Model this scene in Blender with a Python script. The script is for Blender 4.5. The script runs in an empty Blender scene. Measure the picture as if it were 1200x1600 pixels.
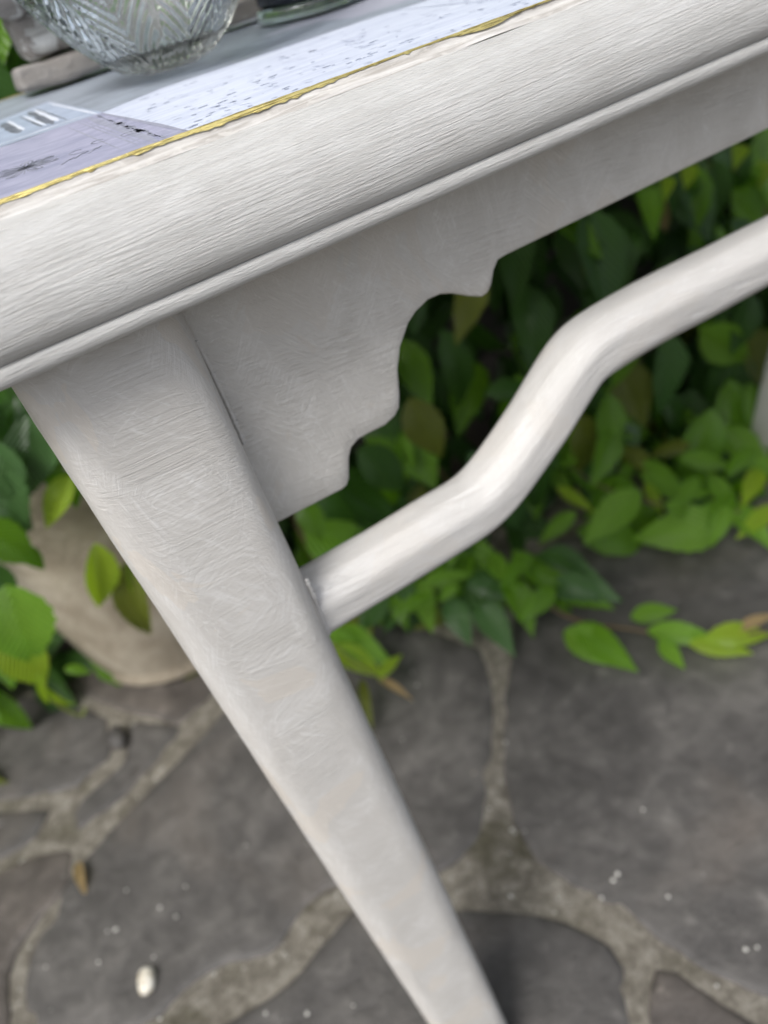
import bpy, bmesh, math, random
import numpy as np
from mathutils import Vector, Matrix, noise
random.seed(7)
rng = np.random.default_rng(7)
S = bpy.context.scene
COL = S.collection
R_ = math.radians

# ------------------------------------------------------------------ camera
CAM = Vector((0.0, 0.0, 0.74))
_fwd = Vector((0.31, 0.730, -0.609))
FPX = 1202.0
def _cam_axes():
    X = Vector((3400, -1950, FPX)).normalized()      # direction of the table edge in camera axes
    h = Vector((-600, -800, FPX))
    Z = X.cross(h).normalized()
    if Z.y > 0: Z = -Z
    Y = Z.cross(X)
    return X, Y, Z
_X, _Y, _Z = _cam_axes()
cam_right = Vector((_X.x, _Y.x, _Z.x))
cam_down = Vector((_X.y, _Y.y, _Z.y))
cam_fwd = Vector((_X.z, _Y.z, _Z.z))
cd = bpy.data.cameras.new('camera')
cam = bpy.data.objects.new('camera', cd)
COL.objects.link(cam)
m = Matrix.Identity(4)
for r in range(3):
    m[r][0] = cam_right[r]; m[r][1] = -cam_down[r]; m[r][2] = -cam_fwd[r]; m[r][3] = CAM[r]
cam.matrix_world = m
cd.sensor_fit = 'VERTICAL'; cd.sensor_height = 34.6; cd.sensor_width = 25.95
cd.lens = 34.6 * FPX / 1600
cd.clip_start = 0.01; cd.clip_end = 400
cd.dof.use_dof = True
cd.dof.focus_distance = 0.280
cd.dof.aperture_fstop = 5.6
S.camera = cam

# ------------------------------------------------------------------ sky and sun (bright overcast)
SUN_EL, SUN_AZ = 56.0, 238.0       # compass-like: azimuth measured from +Y clockwise; behind the camera to its left
w = bpy.data.worlds.new('World'); S.world = w; w.use_nodes = True
nt = w.node_tree
bg = nt.nodes['Background']
sky = nt.nodes.new('ShaderNodeTexSky'); sky.sky_type = 'NISHITA'; sky.sun_disc = False
sky.sun_elevation = R_(SUN_EL); sky.sun_rotation = R_(SUN_AZ)
sky.air_density = 1.0; sky.dust_density = 4.0; sky.ozone_density = 1.0
hsv = nt.nodes.new('ShaderNodeHueSaturation'); hsv.inputs['Saturation'].default_value = 0.5
nt.links.new(sky.outputs[0], hsv.inputs['Color']); nt.links.new(hsv.outputs[0], bg.inputs[0])
bg.inputs[1].default_value = 0.13
sl = bpy.data.lights.new('sun', 'SUN'); sl.energy = 1.8; sl.angle = R_(24); sl.color = (1.0, 0.985, 0.96)
sun = bpy.data.objects.new('sun', sl); COL.objects.link(sun)
az, el = R_(SUN_AZ), R_(SUN_EL)
sd = Vector((math.sin(az) * math.cos(el), math.cos(az) * math.cos(el), math.sin(el)))
sun.rotation_euler = sd.to_track_quat('Z', 'Y').to_euler(); sun.location = sd * 6
S.view_settings.view_transform = 'Standard'; S.view_settings.look = 'None'
S.view_settings.gamma = 1.0; S.view_settings.use_curve_mapping = False
S.view_settings.exposure = 0.40
S.cycles.max_bounces = 16; S.cycles.transmission_bounces = 16

# ------------------------------------------------------------------ unprojecting photo points onto real planes
def ray(px, py):
    d = cam_right * (px - 600) + cam_down * (py - 800) + cam_fwd * FPX
    return d.normalized()
def on_z(px, py, z):
    d = ray(px, py); return CAM + d * ((z - CAM.z) / d.z)
def on_y(px, py, y):
    d = ray(px, py); return CAM + d * (y / d.y)
def on_plane(px, py, p0, n):
    d = ray(px, py); return CAM + d * ((p0 - CAM).dot(n) / d.dot(n))

# ------------------------------------------------------------------ helpers
def link(name, me, mats=None, parent=None, smooth=True):
    o = bpy.data.objects.new(name, me); COL.objects.link(o)
    if mats:
        for mt in (mats if isinstance(mats, (list, tuple)) else [mats]): me.materials.append(mt)
    if parent: o.parent = parent
    if smooth: me.shade_smooth()
    return o
def mesh(name, V, F, uv=None, mi=None):
    me = bpy.data.meshes.new(name); me.from_pydata([tuple(v) for v in V], [], [tuple(f) for f in F]); 
    if uv is not None:
        l = me.uv_layers.new(name='UVMap')
        arr = np.empty(len(me.loops), dtype=np.int32); me.loops.foreach_get('vertex_index', arr)
        l.data.foreach_set('uv', np.asarray(uv, dtype=np.float32)[arr].ravel())
    if mi is not None: me.polygons.foreach_set('material_index', np.asarray(mi, dtype=np.int32))
    me.update(); return me
def grid_faces(nu, nv, close_u=False, close_v=False):
    F = []
    for i in range(nu if close_u else nu - 1):
        i2 = (i + 1) % nu
        for j in range(nv if close_v else nv - 1):
            j2 = (j + 1) % nv
            F.append((i * nv + j, i2 * nv + j, i2 * nv + j2, i * nv + j2))
    return F
def thing(name, label, cat, loc=(0, 0, 0), group=None):
    o = bpy.data.objects.new(name, None); COL.objects.link(o); o.location = loc
    o.empty_display_size = 0.05
    return tag(o, label, cat, group)
def tag(o, label, cat, group=None):
    o['label'] = label; o['category'] = cat
    if group: o['group'] = group
    return o
def put(o, parent):
    """parent o (built in world space) to a thing whose Empty only has a location"""
    o.parent = parent; o.location = -Vector(parent.location); return o

# ------------------------------------------------------------------ materials
class N:
    def __init__(s, name):
        s.m = bpy.data.materials.new(name); s.m.use_nodes = True
        s.t = s.m.node_tree; s.b = s.t.nodes['Principled BSDF']; s.out = s.t.nodes['Material Output']
    def n(s, typ, **kw):
        x = s.t.nodes.new(typ)
        for k, v in kw.items():
            if k in x.inputs: x.inputs[k].default_value = v
            else: setattr(x, k, v)
        return x
    def l(s, a, b): s.t.links.new(a, b)
    def coord(s, kind, scale=(1, 1, 1), rot=(0, 0, 0), loc=(0, 0, 0)):
        tc = s.n('ShaderNodeTexCoord'); src = tc.outputs[kind]
        if any(rot):                                  # turn first, stretch afterwards
            r = s.n('ShaderNodeMapping'); r.inputs['Rotation'].default_value = rot; s.l(src, r.inputs[0]); src = r.outputs[0]
        mp = s.n('ShaderNodeMapping'); mp.inputs['Scale'].default_value = scale; mp.inputs['Location'].default_value = loc
        s.l(src, mp.inputs[0]); return mp.outputs[0]
    def noise(s, vec, scale, detail=4, rough=0.55, dist=0.0):
        x = s.n('ShaderNodeTexNoise'); x.inputs['Scale'].default_value = scale; x.inputs['Detail'].default_value = detail
        x.inputs['Roughness'].default_value = rough; x.inputs['Distortion'].default_value = dist
        s.l(vec, x.inputs['Vector']); return x.outputs['Fac']
    def ramp(s, fac, stops):
        x = s.n('ShaderNodeValToRGB'); e = x.color_ramp.elements
        while len(e) < len(stops): e.new(0.5)
        for i, (p, c) in enumerate(stops):
            e[i].position = p; e[i].color = (*c, 1) if len(c) == 3 else c
        s.l(fac, x.inputs[0]); return x.outputs[0]
    def g(s, fac, a, b): return s.ramp(fac, [(a, (0, 0, 0)), (b, (1, 1, 1))])
    def math(s, op, a, b=0.5):
        x = s.n('ShaderNodeMath', operation=op)
        for i, v in enumerate((a, b)):
            if isinstance(v, (int, float)): x.inputs[i].default_value = v
            else: s.l(v, x.inputs[i])
        return x.outputs[0]
    def mix(s, fac, a, b):
        x = s.n('ShaderNodeMix', data_type='RGBA')
        for sock, v in ((x.inputs[0], fac), (x.inputs[6], a), (x.inputs[7], b)):
            if isinstance(v, (int, float)): sock.default_value = v
            elif isinstance(v, tuple): sock.default_value = (*v, 1)
            else: s.l(v, sock)
        return x.outputs[2]
    def bump(s, h, dist, strength=1.0, normal=None):
        x = s.n('ShaderNodeBump'); x.inputs['Strength'].default_value = strength; x.inputs['Distance'].default_value = dist
        s.l(h, x.inputs['Height'])
        if normal: s.l(normal, x.inputs['Normal'])
        return x.outputs[0]
    def done(s, color=None, rough=0.5, normal=None, **kw):
        if color is not None:
            if isinstance(color, tuple): s.b.inputs['Base Color'].default_value = (*color, 1)
            else: s.l(color, s.b.inputs['Base Color'])
        if isinstance(rough, (int, float)): s.b.inputs['Roughness'].default_value = rough
        else: s.l(rough, s.b.inputs['Roughness'])
        if normal: s.l(normal, s.b.inputs['Normal'])
        for k, v in kw.items(): s.b.inputs[k].default_value = v
        return s.m

WHITE = (0.80, 0.79, 0.77); GREY = (0.60, 0.575, 0.545); BROWN = (0.42, 0.37, 0.32)

def paint_edge():
    """long brush strokes along the moulding; UV in metres (u along, v round the profile)"""
    k = N('brushed_paint')
    v1 = k.coord('UV', (34, 1050, 1), rot=(0, 0, R_(1.5))); v2 = k.coord('UV', (80, 2300, 1), loc=(3, 1, 0), rot=(0, 0, R_(-1.5)))
    v3 = k.coord('UV', (80, 1100, 1), rot=(0, 0, R_(-8)), loc=(7, 2, 0)); v4 = k.coord('UV', (30, 90, 1)); v5 = k.coord('UV', (210, 900, 1), loc=(1, 8, 0))
    a = k.noise(v1, 1.0, 5, 0.66, 0.5); b = k.noise(v2, 1.0, 4, 0.65, 0.3); c = k.noise(v3, 1.0, 4, 0.62, 0.5); d = k.noise(v4, 1.0, 3); e = k.noise(v5, 1.0, 4, 0.6, 0.6)
    sh = k.g(a, 0.38, 0.66)
    h = k.math('ADD', sh, k.math('ADD', k.math('MULTIPLY', b, 0.7), k.math('ADD', k.math('MULTIPLY', k.g(c, 0.4, 0.7), 0.45), k.math('MULTIPLY', k.g(e, 0.55, 0.75), 0.5))))
    col = k.mix(k.g(d, 0.35, 0.7), (0.54, 0.535, 0.515), (0.62, 0.617, 0.60))
    col = k.mix(k.math('MULTIPLY', k.g(a, 0.54, 0.36), 0.35), col, (0.50, 0.48, 0.45))
    return k.done(col, 0.42, k.bump(h, 0.00026, 0.85))

def paint_lip():
    k = N('worn_paint')
    v1 = k.coord('UV', (40, 420, 1)); v2 = k.coord('UV', (120, 200, 1))
    a = k.noise(v1, 1.0, 5, 0.6, 0.6); b = k.noise(v2, 1.0, 4, 0.6, 0.5)
    col = k.mix(k.g(a, 0.36, 0.66), (0.40, 0.375, 0.345), (0.66, 0.645, 0.62))
    col = k.mix(k.math('MULTIPLY', k.g(b, 0.56, 0.66), 0.6), col, (0.66, 0.64, 0.60))
    return k.done(col, 0.5, k.bump(k.math('ADD', a, b), 0.0007, 0.8))

def paint_wood(name, across=(70, 620), base=(0.60, 0.588, 0.56), top=(0.88, 0.885, 0.88), tan=0.65, bump=0.00018, seed=0.0, hatch=1.0):
    """dry-brushed chalk paint, strokes laid in several directions; UV in metres"""
    k = N(name)
    va = k.coord('UV', (*across, 1), rot=(0, 0, R_(6)), loc=(seed, 1, 0))
    vc = k.coord('UV', (70, 900, 1), rot=(0, 0, R_(47)), loc=(2 + seed, 3, 0)); vd = k.coord('UV', (70, 900, 1), rot=(0, 0, R_(-52)), loc=(5, 1 + seed, 0))
    ve = k.coord('UV', (60, 800, 1), loc=(1, 7 + seed, 0), rot=(0, 0, R_(82)))
    vp = k.coord('UV', (24, 20, 1), loc=(seed, 0, 0)); vq = k.coord('UV', (46, 26, 1), loc=(9 + seed, 4, 0)); vf = k.coord('UV', (1, 1, 1)); vr = k.coord('UV', (17, 30, 1), loc=(3, 3 + seed, 0))
    a = k.noise(va, 1.0, 5, 0.64, 0.9); c = k.noise(vc, 1.0, 4, 0.66, 0.5); d = k.noise(vd, 1.0, 4, 0.66, 0.5); e = k.noise(ve, 1.0, 4, 0.66, 0.6)
    p = k.noise(vp, 1.0, 3, 0.55, 0.6); q = k.noise(vq, 1.0, 4, 0.6, 0.9); r = k.noise(vr, 1.0, 3, 0.55, 0.5); f = k.noise(vf, 1100, 3, 0.6)
    st = k.mix(k.math('MULTIPLY', k.g(p, 0.44, 0.54), hatch), a, c)
    st = k.mix(k.math('MULTIPLY', k.g(q, 0.44, 0.58), 0.65 * hatch), st, d)
    st = k.mix(k.math('MULTIPLY', k.g(r, 0.50, 0.60), 0.7), st, e)
    h = k.math('ADD', k.g(st, 0.34, 0.70), k.math('ADD', k.math('MULTIPLY', k.g(a, 0.4, 0.7), 0.45), k.math('MULTIPLY', f, 0.22)))
    streak = k.g(st, 0.44, 0.62); patch = k.g(q, 0.40, 0.66)
    col = k.mix(k.math('MULTIPLY', k.math('ADD', k.math('MULTIPLY', streak, 0.65), 0.2), k.math('ADD', k.math('MULTIPLY', patch, 0.75), 0.25)), base, top)
    col = k.mix(k.math('MULTIPLY', k.g(p, 0.58, 0.38), tan), col, (0.70, 0.65, 0.58))
    col = k.mix(k.math('MULTIPLY', k.g(st, 0.40, 0.28), 0.35), col, (0.48, 0.445, 0.40))
    zone = k.g(k.noise(k.coord('UV', (38, 15, 1), loc=(seed, 5, 0)), 1.0, 4, 0.6, 1.2), 0.50, 0.62)
    scuff = k.math('MAXIMUM', k.g(c, 0.56, 0.66), k.math('MAXIMUM', k.g(d, 0.57, 0.67), k.g(e, 0.58, 0.68)))
    col = k.mix(k.math('MULTIPLY', scuff, k.math('ADD', k.math('MULTIPLY', zone, 0.28), 0.03)), col, (0.90, 0.90, 0.885))
    return k.done(col, 0.55, k.bump(h, bump, 0.9))

M_edge = paint_edge(); M_lip = paint_lip()
M_leg = paint_wood('leg_paint', (70, 760))
M_apron = paint_wood('apron_paint', (60, 640), base=(0.66, 0.648, 0.61), top=(0.86, 0.855, 0.83), tan=0.4, seed=4.0, bump=0.00034)
M_bar = paint_wood('stretcher_paint', (480, 26), base=(0.70, 0.69, 0.67), top=(0.86, 0.86, 0.855), tan=0.2, bump=0.00028, seed=8.0, hatch=0.4)

def gold():
    k = N('gold_leaf')
    v = k.coord('UV', (90, 1500, 1)); a = k.noise(v, 1.0, 5, 0.65, 0.8)
    col = k.mix(k.g(a, 0.36, 0.52), (0.26, 0.19, 0.05), (0.90, 0.76, 0.30))
    return k.done(col, 0.3, k.bump(a, 0.00035, 0.7), Metallic=0.75)
M_gold = gold()

def paper(name, c1, c2, sc=(30, 240, 1), lo=0.35, hi=0.65, rough=0.42, flecks=None):
    k = N(name)
    v = k.coord('Object', sc); a = k.noise(v, 1.0, 5, 0.6, 0.5)
    v2 = k.coord('Object', (90, 420, 90), loc=(4, 2, 0), rot=(0, 0, R_(3))); b = k.noise(v2, 1.0, 4, 0.62, 0.6)
    v3 = k.coord('Object', (700, 700, 700)); c = k.noise(v3, 1.0, 3)
    col = k.mix(k.g(a, lo, hi), c1, c2)
    if flecks: col = k.mix(k.math('MULTIPLY', k.g(b, 0.62, 0.70), 0.75), col, flecks)
    return k.done(col, rough, k.bump(k.math('ADD', b, k.math('MULTIPLY', c, 0.3)), 0.00025, 0.6))
M_p_white = paper('print_white', (0.58, 0.63, 0.76), (0.72, 0.77, 0.88), flecks=(0.36, 0.40, 0.50))
M_p_lav = paper('print_lavender', (0.32, 0.33, 0.45), (0.45, 0.45, 0.58), (60, 160, 1), flecks=(0.40, 0.40, 0.52))
M_p_grey = paper('print_grey', (0.22, 0.25, 0.29), (0.44, 0.49, 0.57), (40, 260, 1), 0.3, 0.7, flecks=(0.28, 0.33, 0.42))
M_p_blue = paper('print_blue', (0.34, 0.41, 0.52), (0.50, 0.57, 0.70), (40, 200, 1))
M_p_wedge = paper('print_wedge', (0.40, 0.41, 0.49), (0.54, 0.55, 0.64), (20, 200, 1))
M_p_dash = paper('print_dash', (0.34, 0.38, 0.50), (0.50, 0.55, 0.68), (200, 200, 1))
M_p_sketch = paper('print_sketch', (0.16, 0.17, 0.22), (0.40, 0.41, 0.50), (160, 160, 1))
M_p_dark = paper('print_dark', (0.10, 0.115, 0.14), (0.24, 0.26, 0.31), (200, 200, 1))
M_p_mid = paper('print_mid', (0.30, 0.31, 0.39), (0.40, 0.41, 0.50), (200, 200, 1))
M_p_light = paper('print_light', (0.72, 0.76, 0.86), (0.82, 0.86, 0.94), (100, 200, 1))

def glass(name, color, rough=0.0, ior=1.5):
    k = N(name); return k.done(color, rough, **{'Transmission Weight': 1.0, 'IOR': ior})
M_glass = glass('cut_crystal', (0.97, 1.0, 0.98), 0.01, 1.54)
M_glass_g = glass('green_glass', (0.80, 0.92, 0.82), 0.03)
def dark_glaze():
    k = N('dark_glaze'); v = k.coord('Object', (1, 1, 1)); a = k.noise(v, 60, 3)
    return k.done(k.mix(a, (0.010, 0.012, 0.018), (0.03, 0.035, 0.05)), 0.12)
M_dark = dark_glaze()

def driftwood():
    k = N('weathered_wood')
    v = k.coord('Object', (18, 130, 130)); a = k.noise(v, 1.0, 6, 0.65, 0.8)
    v2 = k.coord('Object', (1, 1, 1)); b = k.noise(v2, 40, 5, 0.6, 0.6); c = k.noise(v2, 170, 4, 0.6)
    col = k.ramp(a, [(0.28, (0.22, 0.21, 0.19)), (0.46, (0.50, 0.495, 0.47)), (0.64, (0.80, 0.80, 0.78))])
    col = k.mix(k.math('MULTIPLY', k.g(b, 0.5, 0.66), 0.7), col, (0.68, 0.675, 0.66))
    col = k.mix(k.math('MULTIPLY', k.g(b, 0.42, 0.33), 0.8), col, (0.22, 0.195, 0.175))
    return k.done(col, 0.75, k.bump(k.math('ADD', a, c), 0.0018, 0.8))
M_wood = driftwood()

def stone(name, tint=(1, 1, 1), stain=0.5):
    k = N(name)
    v = k.coord('Object', (1, 1, 1)); a = k.noise(v, 7, 6, 0.62, 0.5); b = k.noise(v, 38, 6, 0.65, 0.3); c = k.noise(v, 240, 5, 0.7); d = k.noise(v, 3.2, 4, 0.6, 0.4)
    t = lambda r, g, bl: (r * tint[0], g * tint[1], bl * tint[2])
    col = k.ramp(k.math('ADD', k.math('MULTIPLY', a, 0.5), k.math('MULTIPLY', b, 0.5)), [(0.34, t(0.046, 0.043, 0.041)), (0.5, t(0.080, 0.075, 0.071)), (0.66, t(0.138, 0.130, 0.121))])
    col = k.mix(k.math('MULTIPLY', k.g(d, 0.52, 0.70), stain), col, t(0.175, 0.148, 0.125))
    col = k.mix(k.math('MULTIPLY', k.g(c, 0.62, 0.72), 0.5), col, t(0.23, 0.215, 0.20))
    col = k.mix(k.math('MULTIPLY', k.g(b, 0.62, 0.75), 0.5), col, t(0.21, 0.20, 0.185))
    ro = k.math('ADD', k.math('MULTIPLY', b, 0.35), 0.36)
    return k.done(col, ro, k.bump(k.math('ADD', b, k.math('MULTIPLY', c, 0.35)), 0.0035, 0.8))
M_stones = [stone('slate_grey'), stone('slate_brown', (1.12, 1.04, 0.98), 0.75), stone('slate_dark', (0.88, 0.88, 0.88), 0.3)]
def mortar():
    k = N('mortar')
    v = k.coord('Object', (1, 1, 1)); a = k.noise(v, 9, 5, 0.6, 0.4); b = k.noise(v, 60, 6, 0.7); c = k.noise(v, 320, 5, 0.7)
    col = k.ramp(k.math('ADD', k.math('MULTIPLY', b, 0.6), k.math('MULTIPLY', c, 0.4)), [(0.32, (0.085, 0.075, 0.056)), (0.48, (0.20, 0.18, 0.145)), (0.66, (0.46, 0.43, 0.37))])
    col = k.mix(k.math('MULTIPLY', k.g(a, 0.54, 0.66), 0.75), col, (0.075, 0.068, 0.034))
    return k.done(col, 0.75, k.bump(k.math('ADD', b, c), 0.006, 0.9))
M_mortar = mortar()
def grit():
    k = N('sparkle_grit'); return k.done((0.66, 0.65, 0.60), 0.16)
M_grit = grit()
def pot_mat():
    k = N('sandy_terracotta')
    v = k.coord('Object', (1, 1, 1)); a = k.noise(v, 12, 6, 0.65, 0.5); b = k.noise(v, 90, 5, 0.7)
    col = k.ramp(a, [(0.3, (0.24, 0.20, 0.145)), (0.5, (0.36, 0.31, 0.235)), (0.72, (0.52, 0.47, 0.38))])
    col = k.mix(k.math('MULTIPLY', k.g(b, 0.55, 0.7), 0.5), col, (0.50, 0.44, 0.36))
    return k.done(col, 0.85, k.bump(k.math('ADD', a, b), 0.003, 0.8))
M_pot = pot_mat()
def soil():
    k = N('soil'); v = k.coord('Object', (1, 1, 1)); b = k.noise(v, 60, 6, 0.7)
    return k.done(k.ramp(b, [(0.3, (0.015, 0.010, 0.007)), (0.7, (0.07, 0.05, 0.035))]), 0.95, k.bump(b, 0.01))
M_soil = soil()

def leafmat(name, c1, c2, vein, trans=0.3, rough=0.34, spec=0.5):
    k = N(name)
    uv = k.n('ShaderNodeUVMap'); sep = k.n('ShaderNodeSeparateXYZ'); k.l(uv.outputs[0], sep.inputs[0])
    au = k.math('ABSOLUTE', sep.outputs[0])
    ph = k.math('SUBTRACT', sep.outputs[1], k.math('MULTIPLY', au, 0.9))
    st = k.math('ABSOLUTE', k.math('SINE', k.math('MULTIPLY', ph, 34.0)))       # 1 between side veins, 0 on them
    vn = k.math('MAXIMUM', k.g(st, 0.28, 0.0), k.g(au, 0.035, 0.012))
    info = k.n('ShaderNodeObjectInfo')
    v = k.coord('Object', (1, 1, 1)); a = k.noise(v, 26, 4, 0.6)
    col = k.mix(k.g(a, 0.3, 0.7), c1, c2)
    col = k.mix(k.math('MULTIPLY', info.outputs['Random'], 0.4), col, tuple(x * 1.25 for x in c2))
    col = k.mix(k.math('MULTIPLY', vn, 0.55), col, vein)
    nb = k.bump(k.math('MULTIPLY', st, 1.0), 0.0022, 0.7)
    k.done(col, rough, nb, **{'Specular IOR Level': spec})
    tr = k.n('ShaderNodeBsdfTranslucent'); k.l(nb, tr.inputs['Normal'])
    tc = k.n('ShaderNodeMix', data_type='RGBA', blend_type='MULTIPLY'); tc.inputs[0].default_value = 1
    k.l(col, tc.inputs[6]); tc.inputs[7].default_value = (2.4, 2.6, 0.9, 1); k.l(tc.outputs[2], tr.inputs['Color'])
    mx = k.n('ShaderNodeMixShader'); mx.inputs[0].default_value = trans
    k.l(k.b.outputs[0], mx.inputs[1]); k.l(tr.outputs[0], mx.inputs[2]); k.l(mx.outputs[0], k.out.inputs['Surface'])
    return k.m
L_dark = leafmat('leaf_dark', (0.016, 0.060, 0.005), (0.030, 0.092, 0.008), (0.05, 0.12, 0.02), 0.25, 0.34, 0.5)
L_blue = leafmat('leaf_blue_green', (0.030, 0.092, 0.020), (0.052, 0.130, 0.034), (0.08, 0.16, 0.05), 0.2, 0.27, 0.6)
L_mid = leafmat('leaf_mid', (0.055, 0.165, 0.005), (0.100, 0.235, 0.008), (0.14, 0.28, 0.02), 0.35, 0.27, 0.6)
L_bright = leafmat('leaf_bright', (0.105, 0.27, 0.007), (0.185, 0.36, 0.012), (0.16, 0.30, 0.05), 0.35)
L_lime = leafmat('leaf_lime', (0.22, 0.34, 0.010), (0.33, 0.44, 0.015), (0.26, 0.38, 0.05), 0.45)
L_olive = leafmat('leaf_olive', (0.080, 0.130, 0.005), (0.15, 0.185, 0.008), (0.14, 0.15, 0.03), 0.3)
L_dry = leafmat('leaf_dry', (0.22, 0.15, 0.06), (0.36, 0.26, 0.12), (0.30, 0.22, 0.12), 0.25, 0.6)
def bark():
    k = N('vine_bark'); v = k.coord('Object', (1, 1, 1)); b = k.noise(v, 90, 4)
    return k.done(k.mix(b, (0.07, 0.045, 0.025), (0.17, 0.12, 0.06)), 0.8, k.bump(b, 0.002))
M_bark = bark()
def greenstem():
    k = N('green_stem'); return k.done((0.16, 0.20, 0.03), 0.5)
M_stem = greenstem()
def wallmat():
    k = N('wall_render'); v = k.coord('Object', (1, 1, 1)); b = k.noise(v, 14, 6, 0.7)
    return k.done(k.ramp(b, [(0.3, (0.05, 0.045, 0.04)), (0.7, (0.14, 0.13, 0.115))]), 0.9, k.bump(b, 0.02))
M_wall = wallmat()

# ------------------------------------------------------------------ setting: ground, mortar bed, paving stones
gm = mesh('ground', [(-60, -60, -0.03), (60, -60, -0.03), (60, 60, -0.03), (-60, 60, -0.03)], [(0, 1, 2, 3)])
ground = link('ground', gm, M_soil, smooth=False); ground['kind'] = 'structure'
def bed():
    x0, x1, y0, y1, n = -1.6, 1.9, -0.9, 1.12, 0.012
    xs = np.arange(x0, x1, n); ys = np.arange(y0, y1, n)
    V = []
    for x in xs:
        for y in ys:
            z = -0.0026 + 0.0030 * noise.fractal(Vector((x * 22, y * 22, 1.0)), 1.0, 2.0, 3) 
            V.append((x, y, z))
    o = link('mortar_bed', mesh('mortar_bed', V, grid_faces(len(xs), len(ys))), M_mortar)
    o['kind'] = 'structure'; return o
mortar_bed = bed()

def paving_stone(poly, mat, seed):
    """poly: ground-plane outline (counter-clockwise list of (x, y))"""
    P = [Vector((a[0], a[1])) for a in poly]
    # chaikin smoothing once, then densify and wobble
    Q = []
    n = len(P)
    for i in range(n):
        a, b = P[i], P[(i + 1) % n]
        Q += [a.lerp(b, 0.16), a.lerp(b, 0.84)]
    out = []
    n = len(Q)
    for i in range(n):
        a, b = Q[i], Q[(i + 1) % n]
        k = max(1, int((b - a).length / 0.012))
        for j in range(k):
            p = a.lerp(b, j / k)
            w_ = noise.noise_vector(Vector((p.x * 14, p.y * 14, seed))) * 0.007 + noise.noise_vector(Vector((p.x * 50, p.y * 50, seed))) * 0.003
            out.append(Vector((p.x + w_.x, p.y + w_.y)))
    c = sum(out, Vector((0, 0))) / len(out)
    V, F = [], []
    m_ = len(out)
    rings = [(0.0, -0.018), (0.0, -0.003), (0.002, -0.0014), (0.008, -0.0004), (0.02, 0.0004), (0.05, 0.0)]
    def height(p): return 0.0022 * noise.noise(Vector((p.x * 9, p.y * 9, seed * 1.7)))
    for off, z in rings:
        for p in out:
            d = (c - p); L = d.length
            q = p + d * (min(off, L * 0.6) / L)
            V.append((q.x, q.y, z + (height(q) if z > -0.003 else 0)))
    for f in (0.35, 0.7):
        for p in out:
            base = p + (c - p) * (min(0.05, (c - p).length * 0.6) / (c - p).length)
            q = base.lerp(c, f); V.append((q.x, q.y, height(q)))
    V.append((c.x, c.y, height(c)))
    nr = len(rings) + 2
    for r in range(nr - 1):
        for i in range(m_):
            j = (i + 1) % m_
            F.append((r * m_ + i, r * m_ + j, (r + 1) * m_ + j, (r + 1) * m_ + i))
    for i in range(m_): F.append(((nr - 1) * m_ + i, (nr - 1) * m_ + (i + 1) % m_, len(V) - 1))
    o = link('paving_stone', mesh('paving_stone', V, F), mat, mortar_bed)
    return o
def px_poly(pts): return [tuple(on_z(a, b, 0.0)[:2]) for a, b in pts]
HAND = [
 # outlines in photo pixels, dropped on to the ground plane
 ([(772, 1020), (760, 1290), (690, 1365), (520, 1385), (478, 1425), (430, 1488), (345, 1502), (235, 1600), (60, 1640), (30, 1500), (138, 1330), (300, 1160), (470, 985), (600, 960)], 0),
 ([(795, 1010), (786, 1270), (850, 1360), (1000, 1450), (1230, 1580), (1350, 1500), (1450, 1000), (1300, 820), (1050, 780), (830, 860)], 0),
 ([(690, 1415), (870, 1432), (965, 1490), (985, 1640), (900, 1800), (360, 1800), (300, 1640), (438, 1548), (500, 1480), (560, 1420)], 0),
 ([(1022, 1495), (1215, 1612), (1260, 1800), (1010, 1800), (1012, 1600)], 1),
 ([(-60, 1110), (20, 1085), (165, 1115), (178, 1178), (112, 1238), (-70, 1256)], 0),
 ([(290, 1140), (200, 1128), (196, 1184), (116, 1262), (126, 1296), (180, 1255)], 0),
 ([(-80, 1272), (85, 1258), (55, 1312), (-90, 1385)], 0),
 ([(-90, 1405), (55, 1338), (114, 1322), (110, 1380), (10, 1500), (18, 1650), (-150, 1700)], 1),
 ([(-60, 1080), (10, 1062), (60, 990), (20, 900), (-120, 940)], 1),
 ([(190, 1110), (290, 1130), (430, 960), (380, 860), (100, 930), (60, 1060)], 1),
]
hand_polys = []
for k_, (pp, mi_) in enumerate(HAND):
    g_ = px_poly(pp)
    area = sum(g_[i][0] * g_[(i + 1) % len(g_)][1] - g_[(i + 1) % len(g_)][0] * g_[i][1] for i in range(len(g_)))
    if area < 0: g_ = g_[::-1]
    hand_polys.append(g_); paving_stone(g_, M_stones[mi_], k_ * 3.1)
def inside(p, poly):
    r = False; n = len(poly)
    for i in range(n):
        a, b = poly[i], poly[(i + 1) % n]
        if (a[1] > p[1]) != (b[1] > p[1]) and p[0] < (b[0] - a[0]) * (p[1] - a[1]) / (b[1] - a[1]) + a[0]: r = not r
    return r
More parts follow.
